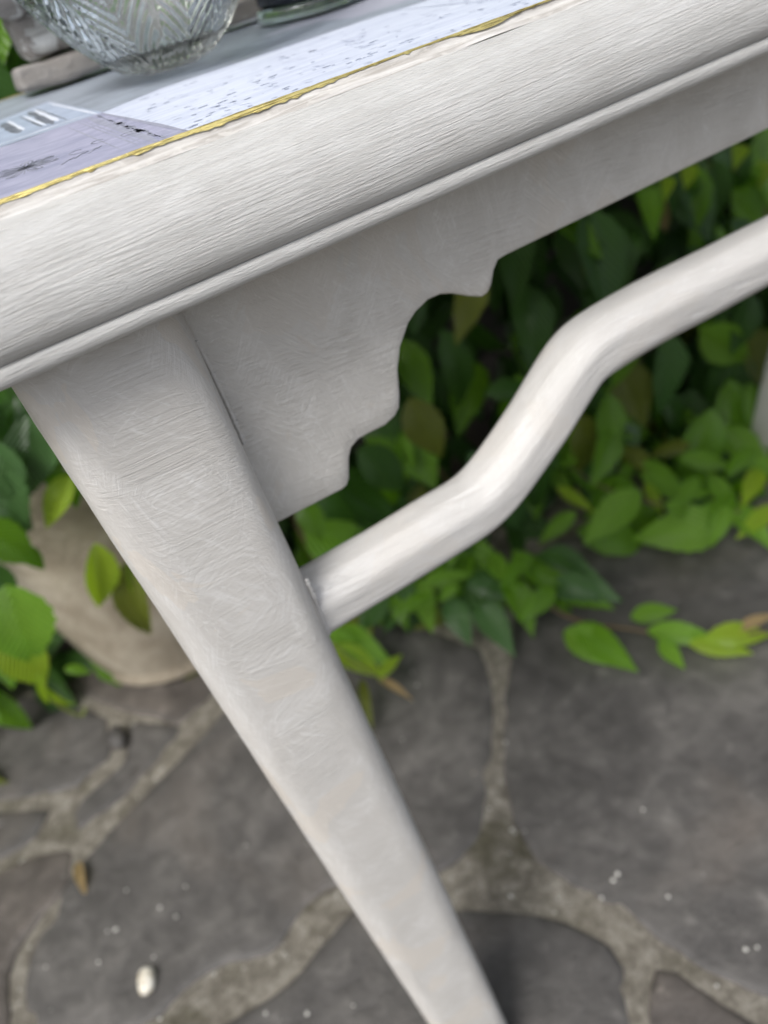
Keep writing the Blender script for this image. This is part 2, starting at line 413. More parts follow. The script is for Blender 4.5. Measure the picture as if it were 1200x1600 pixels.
# the paving that goes on outside the photograph: a jittered lattice of stones
gx, gy, st_ = 11, 8, 0.32
pt = {}
for i in range(gx + 1):
    for j in range(gy + 1):
        pt[i, j] = (-1.6 + i * st_ + random.uniform(-.09, .09), -0.9 + j * 0.25 + random.uniform(-.07, .07))
for i in range(gx):
    for j in range(gy):
        q = [pt[i, j], pt[i + 1, j], pt[i + 1, j + 1], pt[i, j + 1]]
        c_ = (sum(a[0] for a in q) / 4, sum(a[1] for a in q) / 4)
        q = [(c_[0] + (a[0] - c_[0]) * 0.93, c_[1] + (a[1] - c_[1]) * 0.93) for a in q]
        test = q + [c_] + [((q[t][0] + q[(t + 1) % 4][0]) / 2, (q[t][1] + q[(t + 1) % 4][1]) / 2) for t in range(4)]
        if any(inside(p, h) for p in test for h in hand_polys) or any(inside(p, q) for h in hand_polys for p in h): continue
        paving_stone(q, random.choice(M_stones), i * 7.3 + j)

# pale grit added as bright sparkles in the joints and on the stones
def grit_cloud():
    bm = bmesh.new()
    ico = bmesh.new(); bmesh.ops.create_icosphere(ico, subdivisions=1, radius=1.0)
    base = [v.co.copy() for v in ico.verts]; fs = [[v.index for v in f.verts] for f in ico.faces]; ico.free()
    V, F = [], []
    def bit(x, y, z, r):
        o_ = len(V); e = Vector((random.uniform(.7, 1.3), random.uniform(.7, 1.3), random.uniform(.4, .8)))
        a = random.uniform(0, 6.28)
        for c in base:
            t = Vector((c.x * e.x, c.y * e.y, c.z * e.z)) * r
            V.append((x + t.x * math.cos(a) - t.y * math.sin(a), y + t.x * math.sin(a) + t.y * math.cos(a), z + t.z))
        F.extend([[i + o_ for i in f] for f in fs])
    for _ in range(4200):
        x, y = random.uniform(-0.7, 1.1), random.uniform(-0.1, 0.9)
        on = any(inside((x, y), h) for h in hand_polys)
        if on and random.random() < 0.965: continue
        bit(x, y, 0.0015 if on else -0.003, random.uniform(0.0006, 0.0017))
    for px, py in [(965, 1365), (940, 1403), (958, 1375), (1120, 1540), (1165, 1483), (1183, 1480), (415, 1583), (168, 1455), (181, 1452), (154, 1503), (250, 1418), (275, 1432), (290, 1385), (1005, 1265), (240, 1495), (480, 1583), (798, 1400), (790, 1160)]:
        p = on_z(px, py, 0.002); bit(p.x, p.y, 0.002, random.uniform(0.0014, 0.0024))
    me = bpy.data.meshes.new('grit'); me.from_pydata(V, [], F)
    o = link('grit', me, M_grit); o['kind'] = 'stuff'; tag(o, 'pale grit added as bright sparkles in the joints and on the paving', 'grit')
grit_cloud()
def lump(name, c, r, mat, seed, sub=3, amp=0.25, freq=1.4):
    bm = bmesh.new(); bmesh.ops.create_icosphere(bm, subdivisions=sub, radius=1.0)
    for v in bm.verts:
        k = 1 + amp * noise.noise(v.co * freq + Vector((seed, 0, 0)))
        v.co = Vector((v.co.x * r[0] * k, v.co.y * r[1] * k, v.co.z * r[2] * k))
    me = bpy.data.meshes.new(name); bm.to_mesh(me); bm.free()
    o = link(name, me, mat); o.location = c; return o
def pebble_mat():
    k = N('white_pebble'); v = k.coord('Object', (1, 1, 1)); b = k.noise(v, 160, 4)
    return k.done(k.ramp(b, [(0.35, (0.45, 0.38, 0.26)), (0.55, (0.80, 0.77, 0.68))]), 0.35, k.bump(b, 0.002))
M_peb = pebble_mat()
p = on_z(229, 1532, 0.006)
o = lump('pebble', p, (0.0085, 0.0125, 0.007), M_peb, 3.0); o.rotation_euler = (0, 0, -0.5)
tag(o, 'small white pebble lying on the dark paving left of the front leg', 'pebble')
p = on_z(182, 1152, 0.008)
o = lump('pebble', p, (0.011, 0.018, 0.009), M_stones[2], 8.0)
tag(o, 'grey stone chip on the paving in front of the pot', 'pebble')

# ------------------------------------------------------------------ unseen wall added behind the creeper as a dark, light-blocking backing
wb = bmesh.new(); bmesh.ops.create_cube(wb, size=1)
for v in wb.verts: v.co = Vector((v.co.x * 5.0 + 0.4, v.co.y * 0.25 + 1.27, v.co.z * 1.9 + 0.93))
wm = bpy.data.meshes.new('backing_wall'); wb.to_mesh(wm); wb.free()
tag(link('backing_wall', wm, M_wall, smooth=False), 'unseen dark wall added as light-blocking backing behind the leafy creeper', 'wall')

# ------------------------------------------------------------------ the side table
ZT = 0.74 - 0.0473            # height of the gold line / tabletop
YG = 0.28                     # gold line on the front edge
XL, XR, YB = -0.016, 0.868, 0.585
YLEG = 0.785                   # the rear legs mirror the front ones about half this distance
table = thing('side_table', 'white brush painted wooden side table with gold edged printed top and tapered legs', 'table', (0.38, 0.42, 0))

def rrect(o, n_corner=8, step=0.006, r0=0.004):
    """rounded rectangle path at offset o outside the gold line, starting on the front edge; returns points + arc length of the o=0 path"""
    r = r0 + o
    cs = [((XR - r0), (YG + r0), -90), ((XR - r0), (YB - r0), 0), ((XL + r0), (YB - r0), 90), ((XL + r0), (YG + r0), 180)]
    pts = []; L = 0
    segs = [(XR - XL - 2 * r0), (YB - YG - 2 * r0)] * 2
    st = [((XL + r0), (YG - o)), ((XR + o), (YG + r0)), ((XR - r0), (YB + o)), ((XL - o), (YB - r0))]
    dr = [(1, 0), (0, 1), (-1, 0), (0, -1)]
    for k in range(4):
        n = max(2, int(segs[k] / step))
        for i in range(n):
            t = segs[k] * i / n; pts.append((st[k][0] + dr[k][0] * t, st[k][1] + dr[k][1] * t, L + t))
        L += segs[k]
        cx, cy, a0 = cs[k]
        for i in range(n_corner):
            a = R_(a0 + 90 * i / n_corner); pts.append((cx + r * math.cos(a), cy + r * math.sin(a), L + i * 0.005))
        L += n_corner * 0.005
    return pts
def sweep(name, prof, mat, closed_prof=False, wob=0.0002):
    # densify profile
    P = []
    n = len(prof)
    for i in range(n - (0 if closed_prof else 1)):
        a, b = prof[i], prof[(i + 1) % n]
        k = max(1, int(math.hypot(b[0] - a[0], b[1] - a[1]) / 0.0011))
        for j in range(k): P.append((a[0] + (b[0] - a[0]) * j / k, a[1] + (b[1] - a[1]) * j / k))
    if not closed_prof: P.append(prof[-1])
    s = [0]
    for a, b in zip(P, P[1:]): s.append(s[-1] + math.hypot(b[0] - a[0], b[1] - a[1]))
    rows = [rrect(o) for o, z in P]
    nu = len(rows[0]); nv = len(P)
    V, UV = [], []
    for i in range(nu):
        for j in range(nv):
            x, y, L = rows[j][i]
            k = wob * noise.noise(Vector((L * 30, s[j] * 160, 2.0)))
            V.append((x, y - k, ZT + P[j][1] + k)); UV.append((L, s[j]))
    return link(name, mesh(name, V, grid_faces(nu, nv, True, closed_prof), UV), mat)
def smooth_prof(pts, it=2):
    for _ in range(it):
        o = [pts[0]]
        for a, b in zip(pts, pts[1:]):
            o += [(a[0] * .75 + b[0] * .25, a[1] * .75 + b[1] * .25), (a[0] * .25 + b[0] * .75, a[1] * .25 + b[1] * .75)]
        o.append(pts[-1]); pts = o
    return pts
top_board = link('tabletop', mesh('tabletop', [(XL + .0005, YG + .0005, ZT - .0004), (XR - .0005, YG + .0005, ZT - .0004), (XR - .0005, YB - .0005, ZT - .0004), (XL + .0005, YB - .0005, ZT - .0004)], [(0, 1, 2, 3)]), M_p_white, smooth=False)
put(top_board, table)
def sub(o, parent_part):           # sub-part: parent part sits at -table.location, so identity offset
    o.parent = parent_part; return o
face = smooth_prof([(0.0056, -0.0044), (0.0090, -0.0060), (0.0140, -0.0092), (0.0195, -0.0155), (0.0235, -0.0235), (0.0250, -0.0310), (0.0246, -0.0365), (0.0222, -0.0396), (0.0208, -0.0402)])
bead = smooth_prof([(0.0208, -0.0402), (0.0216, -0.0398), (0.0234, -0.0408), (0.0240, -0.0435), (0.0232, -0.0462), (0.0205, -0.0474), (0.012, -0.0474), (-0.03, -0.0474)])
lip = smooth_prof([(-0.0012, -0.0003), (0.0000, -0.0004), (0.0006, -0.0018), (0.0018, -0.0028), (0.0038, -0.0034), (0.0056, -0.0044)])
sub(sweep('edge_moulding', face + bead[1:], M_edge), top_board)
sub(sweep('moulding_lip', lip, M_lip, wob=0.0005), top_board)
# gold leaf line with ragged lower edge
def gold_line():
    V, UV = [], []
    path = rrect(0.0, step=0.0007)
    n = len(path)
    for i in range(n):
        x, y, L = path[i]
        a = path[(i + 1) % n]; b = path[i - 1]
        t = Vector((a[0] - b[0], a[1] - b[1], 0)).normalized(); outw = Vector((t.y, -t.x, 0))
        nz = lambda f, s_: noise.noise(Vector((L * f, s_, 0.5)))
        jag = -0.0004 + 0.0011 * nz(17, 1) + 0.0042 * max(0, nz(31, 4) - 0.24) + 0.0008 * max(0, nz(300, 2))
        jag = max(-0.0006, jag)
        inn = -0.0006 + 0.0005 * nz(60, 7)
        w1, w2 = 0.00025 + 0.0002 * nz(300, 9), 0.0003 * nz(500, 3)
        for o_, z_ in ((inn + 0.0004, 0.0001), (0.0002, 0.0002 + w1 * .5), (0.0005 + jag * .3, -0.0002 - jag * .35 + w1 * .5), (0.0008 + jag * .9, -0.0009 - jag * .8)):
            q = Vector((x, y, 0)) + outw * o_
            V.append((q.x, q.y, ZT + z_)); UV.append((L, o_ - z_))
    return link('gold_trim', mesh('gold_trim', V, grid_faces(n, 4, True), UV), M_gold)
sub(gold_line(), top_board)
# printed paper on the top: one sheet per printed area, marks proud by a hair
zt = ZT - 0.0003
def clampxy(p): return (min(max(p.x, XL + .0012), XR - .0012), max(p.y, YG + .0012) if p.y < 0.4 else min(p.y, YB - .0012))
def sheet(name, pts, mat, dz):
    V = []
    for a, b in pts:
        p = on_z(a, b, zt + dz * .2); x, y = clampxy(p); V.append((x, y, zt + dz * .2))
    me = mesh(name, V, [tuple(range(len(V)))])
    if me.polygons[0].normal.z < 0: me.flip_normals()
    return sub(link(name, me, mat, smooth=False), top_board)
sheet('printed_sheet', [(-300, 300), (-120, 190), (0, 144), (60, 120), (175, 108), (330, 60), (460, 20), (620, -20), (900, -80), (1080, -120), (1020, -110), (600, 21), (250, 138), (160, 175), (75, 158), (0, 187)], M_p_grey, 0.0002)
sheet('printed_sheet', [(405, 60), (520, 10), (640, -30), (900, -110), (1000, -120), (700, -20), (556, 27), (500, 34)], M_p_wedge, 0.0004)
sheet('printed_sheet', [(-200, 250), (0, 188), (75, 159), (160, 175), (150, 180), (0, 229), (-200, 300)], M_p_blue, 0.0006)
sheet('printed_sheet', [(-260, 320), (0, 231), (146, 180), (160, 176), (297, 204), (200, 248), (0, 320), (-180, 380), (-260, 380)], M_p_lav, 0.0008)
def marks(name, segs, mat, dz):
    V, F = [], []; dz *= .2
    for pts, wd in segs:
        if len(pts) == 2:
            (ax, ay), (bx, by) = pts; pts = [(ax + (bx - ax) * t / 6, ay + (by - ay) * t / 6) for t in range(7)]
        P = [on_z(a, b, zt + dz) for a, b in pts]
        o_ = len(V)
        for i, p in enumerate(P):
            t = (P[min(i + 1, len(P) - 1)] - P[max(i - 1, 0)]).normalized(); nrm = Vector((-t.y, t.x, 0))
            ww = wd * (0.75 + 0.5 * noise.noise(p * 400)) * (0.35 if i in (0, len(P) - 1) else 1)
            for sg in (-1, 1):
                q = p + nrm * ww * sg; x, y = clampxy(q); V.append((x, y, zt + dz))
        for i in range(len(P) - 1): F.append((o_ + 2 * i, o_ + 2 * i + 1, o_ + 2 * i + 3, o_ + 2 * i + 2))
    me = mesh(name, V, F)
    if me.polygons[0].normal.z < 0: me.flip_normals()
    o = sub(link(name, me, mat, smooth=False), top_board); o['kind'] = 'stuff'; return o
marks('printed_moulding', [([(0, 231), (146, 180)], .0009), ([(122, 191), (217, 227)], .0006), ([(107, 199), (190, 234)], .0006), ([(0, 222), (108, 186)], .0005), ([(128, 189), (228, 225)], .0004)], M_p_mid, 0.0010)
marks('printed_moulding', [([(138, 184), (245, 221)], .0022), ([(160, 177), (290, 204)], .0012)], M_p_mid, 0.0012)
marks('printed_moulding', [([(45, 175), (83, 193)], .0030), ([(5, 193), (30, 207)], .0032), ([(30, 182), (66, 198)], .0008), ([(55, 170), (105, 187)], .0007)], M_p_dark, 0.0010)
marks('printed_moulding', [([(54, 172), (92, 189)], .0016), ([(36, 181), (72, 196)], .0010), ([(12, 189), (38, 203)], .0013), ([(0, 226), (140, 178)], .0012), ([(75, 161), (152, 178)], .0012)], M_p_light, 0.0014)
rs = random.Random(3)
sc = []
for k in range(26):                     # the dashes of the worn dark band beside the moulding
    t = k / 25; x = 150 + 108 * t; y = 181 + 36 * t + rs.uniform(-2, 1)
    sc.append(([(x, y), (x + rs.uniform(4, 9), y + rs.uniform(1, 3))], rs.uniform(.0004, .0016) * (1.4 if 0.25 < t < 0.8 else .6)))
fc = on_z(40, 262, zt)
def photo_px(x, y):
    d = Vector((x, y, zt)) - CAM; z = d.dot(cam_fwd)
    return (600 + FPX * d.dot(cam_right) / z, 800 + FPX * d.dot(cam_down) / z)
def curl(cx, cy, r0, r1, a0, a1, n=12):
    return [photo_px(cx + (r0 + (r1 - r0) * t / n) * math.cos(a0 + (a1 - a0) * t / n), cy + (r0 + (r1 - r0) * t / n) * math.sin(a0 + (a1 - a0) * t / n)) for t in range(n + 1)]
for k in range(7):                      # a carved rosette with scrolls, printed on the lavender panel
    a = 6.283 * k / 7
    for sg in (-1, 1):
        sc.append(([photo_px(fc.x + .017 * math.sin(math.pi * t / 8) ** .8 * math.cos(a + sg * .42 * math.sin(math.pi * t / 8)) * (t / 8 + .15), fc.y + .017 * math.sin(math.pi * t / 8) ** .8 * math.sin(a + sg * .42 * math.sin(math.pi * t / 8)) * (t / 8 + .15)) for t in range(9)], .00045))
    sc.append(([photo_px(fc.x + r * math.cos(a), fc.y + r * math.sin(a)) for r in (.003, .006, .009, .012)], .0003))
sc.append((curl(fc.x, fc.y, .0028, .0028, 0, 6.3), .0005))
for sx in (-1, 1):
    for q in range(3):
        sc.append((curl(fc.x + sx * (.019 + .010 * q), fc.y - .004 + .006 * (q % 2), .0008, .0052, 0, sx * 5.2), .0004))
for k in range(9):
    x = 95 + k * 7; y = 256 - k * 3.0 + rs.uniform(-2, 2); sc.append(([(x, y), (x + 8, y - 5)], .0006))
marks('printed_sketch', sc, M_p_sketch, 0.0012)
sc = []
for k in range(420):                    # faint dashes along the white boards
    x = rs.uniform(170, 860); y0 = 318 - 0.366 * x; y = y0 - rs.uniform(8, 118)
    if y > 138 - 0.334 * (x - 250) + 6 and y > -20:
        L = rs.uniform(3, 18); sl_ = rs.uniform(-.42, -.22); sc.append(([(x, y), (x + L, y + sl_ * L)], rs.uniform(.00015, .0008)))
sc.append(([(600, 19), (690, 8), (790, -3)], .0006))
marks('printed_dashes', sc, M_p_dash, 0.0004)

# apron with scalloped bracket ends, 18 mm board
ya = 0.292
sil = [(430, 821), (490, 790), (536, 766), (543, 760), (546, 750), (546, 718), (550, 701), (561, 688), (575, 680), (603, 666), (618, 652), (624, 640), (625, 622), (622, 582), (626, 545), (639, 507), (650, 490), (670, 470), (690, 461), (710, 460), (735, 464), (755, 465), (763, 459), (768, 448), (772, 425), (779, 408), (790, 401), (800, 396)]
left = [on_y(a, b, ya) for a, b in sil]
zb = left[-1].z; xm = (XL + XR) / 2
def rnd(pts, it=1):
    for _ in range(it):
        o = [pts[0]]
        for a, b in zip(pts, pts[1:]): o += [a.lerp(b, .25), a.lerp(b, .75)]
        o.append(pts[-1]); pts = o
    return pts
left = left
out = [(0.012, left[0].z)] + [(q.x, q.z) for q in left]
xs_ = np.linspace(left[-1].x, xm, 40)[1:]
out += [(x, zb) for x in xs_]
out += [(2 * xm - x, z) for x, z in out[::-1][1:]]
def board(name, prof, y0, th, zt_, mat, n_v=10):
    bev = 0.0016
    V, UV, F = [], [], []
    # columns along the profile, rows: from top edge to bottom edge; front with bevel, bottom, back
    n = len(prof)
    rows = []
    for j in range(n_v + 1): rows.append(('f', j / n_v))
    for x, z in prof:
        for kind, t in rows:
            V.append((x, y0, zt_ + (z + bev - zt_) * t)); UV.append((x, zt_ + (z + bev - zt_) * t))
        V.append((x, y0 + bev * .4, z + bev * .35)); UV.append((x, z))
        V.append((x, y0 + bev * 1.2, z)); UV.append((x, z - .001))
        V.append((x, y0 + th, z)); UV.append((x, z - th)); V.append((x, y0 + th, zt_)); UV.append((x, z - th * 3))
    nv = n_v + 5
    return link(name, mesh(name, V, grid_faces(n, nv), UV), mat)
ap = board('apron', out, ya, 0.018, ZT - 0.047, M_apron); put(ap, table)
apb = board('apron', [(0.012 + t * (2 * xm - 0.024) / 20, zb) for t in range(21)], YB - 0.03, 0.018, ZT - 0.047, M_apron, 4); put(apb, table)
for xx in (0.016, 2 * xm - 0.034):
    bm = bmesh.new(); bmesh.ops.create_cube(bm, size=1)
    for v in bm.verts: v.co = Vector((xx + .009 + v.co.x * .018, (ya + YB) / 2 + v.co.y * (YB - ya - .07), (ZT - .047 + zb) / 2 + v.co.z * (ZT - .047 - zb)))
    me = bpy.data.meshes.new('apron'); bm.to_mesh(me); bm.free(); put(link('apron', me, M_apron, smooth=False), table)

# legs
KS = 0.125
P0 = Vector((0, 0.306, 0.64)); PN = Vector((0, 1, -KS)).normalized()
Lp = [on_plane(a, b, P0, PN) for a, b in ((24, 607), (133, 776), (300, 1035), (488, 1330), (673, 1600))]
Rp = [on_plane(a, b, P0, PN) for a, b in ((281, 510), (350, 660), (433, 830), (549, 1085), (660, 1325), (787, 1600))]
def fit(P, q):                    # straight line x(z) through the silhouette points
    z = np.array([p.z for p in P]); x = np.array([p.x for p in P]); return np.polyfit(z, x, q)
fl, fr = fit(Lp, 1), fit(Rp, 1)
print('leg', Lp[0], Lp[-1], Rp[0], Rp[-1], fl, fr)
def leg_mesh(mx=1, my=1):
    zs = np.linspace(0.0, ZT - 0.046, 90); na = 72
    V, UV = [], []
    for z in zs:
        xl, xr = np.polyval(fl, z), np.polyval(fr, z)
        hw = (xr - xl) / 2; cx = (xl + xr) / 2; cy = P0.y + KS * (z - P0.z) 
        hd = hw * 0.92
        for i in range(na):
            a = 2 * math.pi * i / na
            c, s = math.cos(a), math.sin(a)
            e = 2 / 4.6
            ux, uy = math.copysign(abs(c) ** e, c), math.copysign(abs(s) ** e, s)
            k = 0.0004 * noise.noise(Vector((ux * 3, uy * 3, z * 24))) + 0.00015 * noise.noise(Vector((ux * 12, uy * 12, z * 90)))
            x = cx + (hw + k) * ux; y = cy + (hd + k) * uy
            if mx < 0: x = 2 * xm - x
            if my < 0: y = YLEG - y
            V.append((x, y, z)); UV.append((a * hw * 1.2, z))
    F = grid_faces(len(zs), na, False, True)
    F.append(tuple(range(na))); F.append(tuple(range((len(zs) - 1) * na, len(zs) * na)))
    me = mesh('leg', V, F, UV)
    bm = bmesh.new(); bm.from_mesh(me); bmesh.ops.recalc_face_normals(bm, faces=bm.faces); bm.to_mesh(me); bm.free()
    return me
for mx, my in ((1, 1), (-1, 1), (1, -1), (-1, -1)):
    put(link('leg', leg_mesh(mx, my), M_leg), table)

# curved stretcher: rounded square bar swept along a path in the plane of the front legs
up = [(440, 892), (460, 880), (560, 820), (640, 772), (690, 742), (725, 700), (760, 648), (800, 590), (835, 537), (858, 512), (885, 492), (950, 452), (1050, 400), (1200, 328)]
lo = [(500, 1004), (510, 998), (600, 946), (700, 884), (780, 832), (822, 795), (852, 757), (880, 712), (905, 668), (935, 617), (965, 585), (1020, 549), (1100, 508), (1200, 451)]
yb_ = P0.y + KS * (0.47 - P0.z)
U3 = [on_y(a, b, yb_) for a, b in up]; L3 = [on_y(a, b, yb_) for a, b in lo]
mid = [(a + b) / 2 for a, b in zip(U3, L3)]
def catmull(P, n=8):
    o = []
    for i in range(len(P) - 1):
        p0, p1, p2, p3 = P[max(i - 1, 0)], P[i], P[i + 1], P[min(i + 2, len(P) - 1)]
        for j in range(n):
            t = j / n; o.append(0.5 * ((2 * p1) + (p2 - p0) * t + (2 * p0 - 5 * p1 + 4 * p2 - p3) * t * t + (3 * p1 - p0 - 3 * p2 + p3) * t ** 3))
    o.append(P[-1]); return o
path = catmull(mid, 8)
for _ in range(6): path = [path[0]] + [(a + b * 2 + c) / 4 for a, b, c in zip(path, path[1:], path[2:])] + [path[-1]]
while path[-1].x < xm - 0.004: path.append(path[-1] + Vector((0.004, 0, 0.0)))
path = [q for q in path if q.x <= xm]
path[0] = path[0] - Vector((0.012, 0, 0))
full = path + [Vector((2 * xm - q.x, q.y, q.z)) for q in path[::-1]]
print('bar', [tuple(round(c, 3) for c in q) for q in mid], [round((a - b).length, 3) for a, b in zip(U3, L3)])
def bar(hw, hd):
    V, UV = [], []; s = 0; na = 96
    for i, q in enumerate(full):
        t = (full[min(i + 1, len(full) - 1)] - full[max(i - 1, 0)]).normalized(); nrm = Vector((-t.z, 0, t.x))
        if i: s += (q - full[i - 1]).length
        for j in range(na):
            a = 2 * math.pi * j / na; c, sn = math.cos(a), math.sin(a); P_ = 16
            rad = 1 / (abs(c) ** P_ + abs(sn) ** P_ + ((abs(c) + abs(sn)) / 1.50) ** P_) ** (1 / P_)
            uy, un = rad * c, rad * sn
            k = 0.0004 * noise.noise(Vector((s * 30, uy * 2, un * 2)))
            p = q + Vector((0, uy * (hd + k), 0)) + nrm * un * (hw + k)
            V.append(tuple(p)); UV.append((a * hw * 1.15, s))
    F = grid_faces(len(full), na, False, True); F.append(tuple(range(na))); F.append(tuple(range((len(full) - 1) * na, len(full) * na)))
    me = mesh('stretcher', V, F, UV)
    bm = bmesh.new(); bm.from_mesh(me); bmesh.ops.recalc_face_normals(bm, faces=bm.faces); bm.to_mesh(me); bm.free(); return me
stretcher = link('stretcher', bar(0.0176, 0.0166), M_bar); put(stretcher, table)

# ------------------------------------------------------------------ things on the table
def lathe(name, prof, mat, c, seg=96, closed=False, disp=None):
    V, UV = [], []; nv = len(prof)
    for i in range(seg):
        a = 2 * math.pi * i / seg
        for j, (r, z) in enumerate(prof):
            rr = r - (disp(a, j, r, z) if disp else 0)
            V.append((rr * math.cos(a), rr * math.sin(a), z)); UV.append((a / 6.283, z))
    me = mesh(name, V, grid_faces(seg, nv, True, closed), UV)
    bm = bmesh.new(); bm.from_mesh(me)
    if not closed: bmesh.ops.holes_fill(bm, edges=bm.edges)
    bmesh.ops.remove_doubles(bm, verts=bm.verts, dist=1e-6)
    bmesh.ops.recalc_face_normals(bm, faces=bm.faces); bm.to_mesh(me); bm.free()
    o = link(name, me, mat); o.location = c; return o
zs_ = ZT + 0.0018
bc = on_z(268, 104, zs_)
outer = []
NB = 70
for i in range(NB + 1):
    t = i / NB; z = 0.100 * t
    r = 0.017 + 0.047 * math.sin(min(1, z / 0.075) * math.pi / 2) ** 0.72
    if t < 0.02: r -= 0.0015
    outer.append((r, z))
inner = [(max(0.0005, r - 0.006), z) for r, z in outer if z > 0.011][::-1]
prof = [(0.0004, 0.0)] + outer + [(outer[-1][0] - 0.003, 0.1012)] + inner + [(0.0004, 0.0105)]
n_out = 1 + len(outer)
def cut(a, j, r, z):
    if j < 4 or j >= n_out - 3: return 0
    k = 9; u = (a * k / (2 * math.pi)) % 1.0; zz = z / 0.100
    v = abs(u - 0.5) * 2                       # 0 on the spine of each leaf, 1 between leaves
    spine = max(0, 1 - abs(v) / 0.07) * 0.0018
    ph = (zz * 17 - v * 3.2) % 1.0
    leafcut = (1 - abs(ph - 0.5) * 2) ** 1.2 * 0.0022 * (1 if v < 0.86 else 0) * (1 if zz > 0.07 else zz / 0.07)
    edge = max(0, 1 - abs(v - 0.93) / 0.07) * 0.0024
    return max(spine, leafcut, edge)
bowl = lathe('crystal_bowl', prof, M_glass, bc, seg=324, disp=cut)
bowl.scale = (1.07, 1.07, 1.07); bowl.rotation_euler = (0, 0, R_(14))
tag(bowl, 'clear cut crystal bowl with leaf pattern standing on the table', 'bowl')

# dark jar on a thick green glass base, cropped by the top of the frame
jc = on_z(488, 14, zs_)
jar = thing('glass_jar', 'dark blue jar with thick pale green glass base behind the crystal bowl', 'jar', jc)
gb = lathe('glass_base', [(0.0004, 0), (0.033, 0), (0.0342, 0.0012), (0.0345, 0.003), (0.034, 0.0055), (0.033, 0.0065), (0.0004, 0.0065)], M_glass_g, (0, 0, 0), 96); gb.parent = jar
jb = lathe('jar_body', [(0.0004, 0.0066), (0.029, 0.0066), (0.032, 0.009), (0.0325, 0.03), (0.0325, 0.075), (0.031, 0.08), (0.029, 0.08), (0.029, 0.02), (0.0004, 0.018)], M_dark, (0, 0, 0), 96); jb.parent = jar

# weathered wooden ornament: base board, block and rounded knot
ec = on_z(112, 128, zs_)
orn = thing('wooden_ornament', 'weathered grey driftwood ornament with rounded knot on the back of the table', 'ornament', ec)
def rough_box(name, c, dims, rot, mat, seed, amp=0.002, bev=0.003):
    bm = bmesh.new(); bmesh.ops.create_cube(bm, size=1)
    bmesh.ops.scale(bm, vec=dims, verts=bm.verts)
    bmesh.ops.bevel(bm, geom=bm.edges[:], offset=bev, segments=3, affect='EDGES', profile=0.6)
    long_ = [e for e in bm.edges if e.calc_length() > max(dims) * 0.5]
    bmesh.ops.subdivide_edges(bm, edges=long_, cuts=24, use_grid_fill=True)
    for v in bm.verts: v.co += noise.noise_vector(Vector((v.co.x * 40, v.co.y * 90, v.co.z * 90 + seed))) * amp
    me = bpy.data.meshes.new(name); bm.to_mesh(me); bm.free()
    o = link(name, me, mat); o.location = c; o.rotation_euler = rot; return o
b1 = rough_box('base_board', (0.068, 0.020, 0.0072), (0.19, 0.030, 0.012), (0, 0, 0.02), M_wood, 1); b1.parent = orn
b2 = rough_box('block', (0.030, 0.026, 0.0262), (0.095, 0.026, 0.026), (0, 0, 0.05), M_wood, 5, 0.003, 0.006); b2.parent = orn
b3 = lump('knot', (-0.020, 0.014, 0.062), (0.030, 0.026, 0.0245), M_wood, 2.0, 4, 0.35, 1.5); b3.parent = orn

# ------------------------------------------------------------------ leaves
def leaf_mesh(name, rows, ser, fold, curl, wide, seed, mats):
    rd = random.Random(seed); cols = 5
    V, UV = [], []
    for i in range(rows + 1):
        t = i / rows
        hw = wide * 0.5 * (math.sin(math.pi * min(1, t ** 0.80)) ** 0.92) * (1.08 - 0.34 * t)
        if i == rows: hw = 0
        hw *= 1 + (ser if i % 2 else -ser)
        bend = curl * (t - 0.3) ** 2
        wig = 0.03 * math.sin(t * 9 + seed)
        for j in range(cols):
            u = (j / (cols - 1) - 0.5) * 2
            x = hw * u; z = abs(u) * hw * fold - bend + wig * u * hw * 2
            V.append((x, t, z)); UV.append((u * hw / wide, t))
    me = mesh(name, V, grid_faces(rows + 1, cols), UV); me.shade_smooth(); me.materials.append(mats)
    return me
LM = [L_dark, L_blue, L_mid, L_bright, L_lime, L_olive, L_dry]
LS = [(8, 0.03, 0.35, 0.25, 0.52, 1), (8, 0.04, 0.2, 0.45, 0.46, 2), (8, 0.03, 0.5, -0.15, 0.56, 3), (8, 0.04, 0.28, 0.6, 0.42, 4)]
HS = [(16, 0.045, 0.30, 0.30, 0.55, 5), (16, 0.04, 0.42, 0.5, 0.48, 6), (16, 0.045, 0.2, 0.15, 0.5, 7)]
LEAF = {(s, mi): leaf_mesh('leaf', *LS[s], LM[mi]) for s in range(len(LS)) for mi in range(len(LM))}
HERO = {(s, mi): leaf_mesh('leaf', *HS[s], LM[mi]) for s in range(len(HS)) for mi in range(len(LM))}
def frame(base, tip_dir, normal, L):
    y = tip_dir.normalized(); z = (normal - y * normal.dot(y)).normalized(); x = y.cross(z)
    M = Matrix.Identity(4)
    for r in range(3): M[r][0], M[r][1], M[r][2], M[r][3] = x[r] * L, y[r] * L, z[r] * L, base[r]
    return M
def put_leaf(me, M, parent):
    o = bpy.data.objects.new('leaf', me); COL.objects.link(o); o.parent = parent
    o.matrix_local = Matrix.Translation(-Vector(parent.location)) @ M; return o
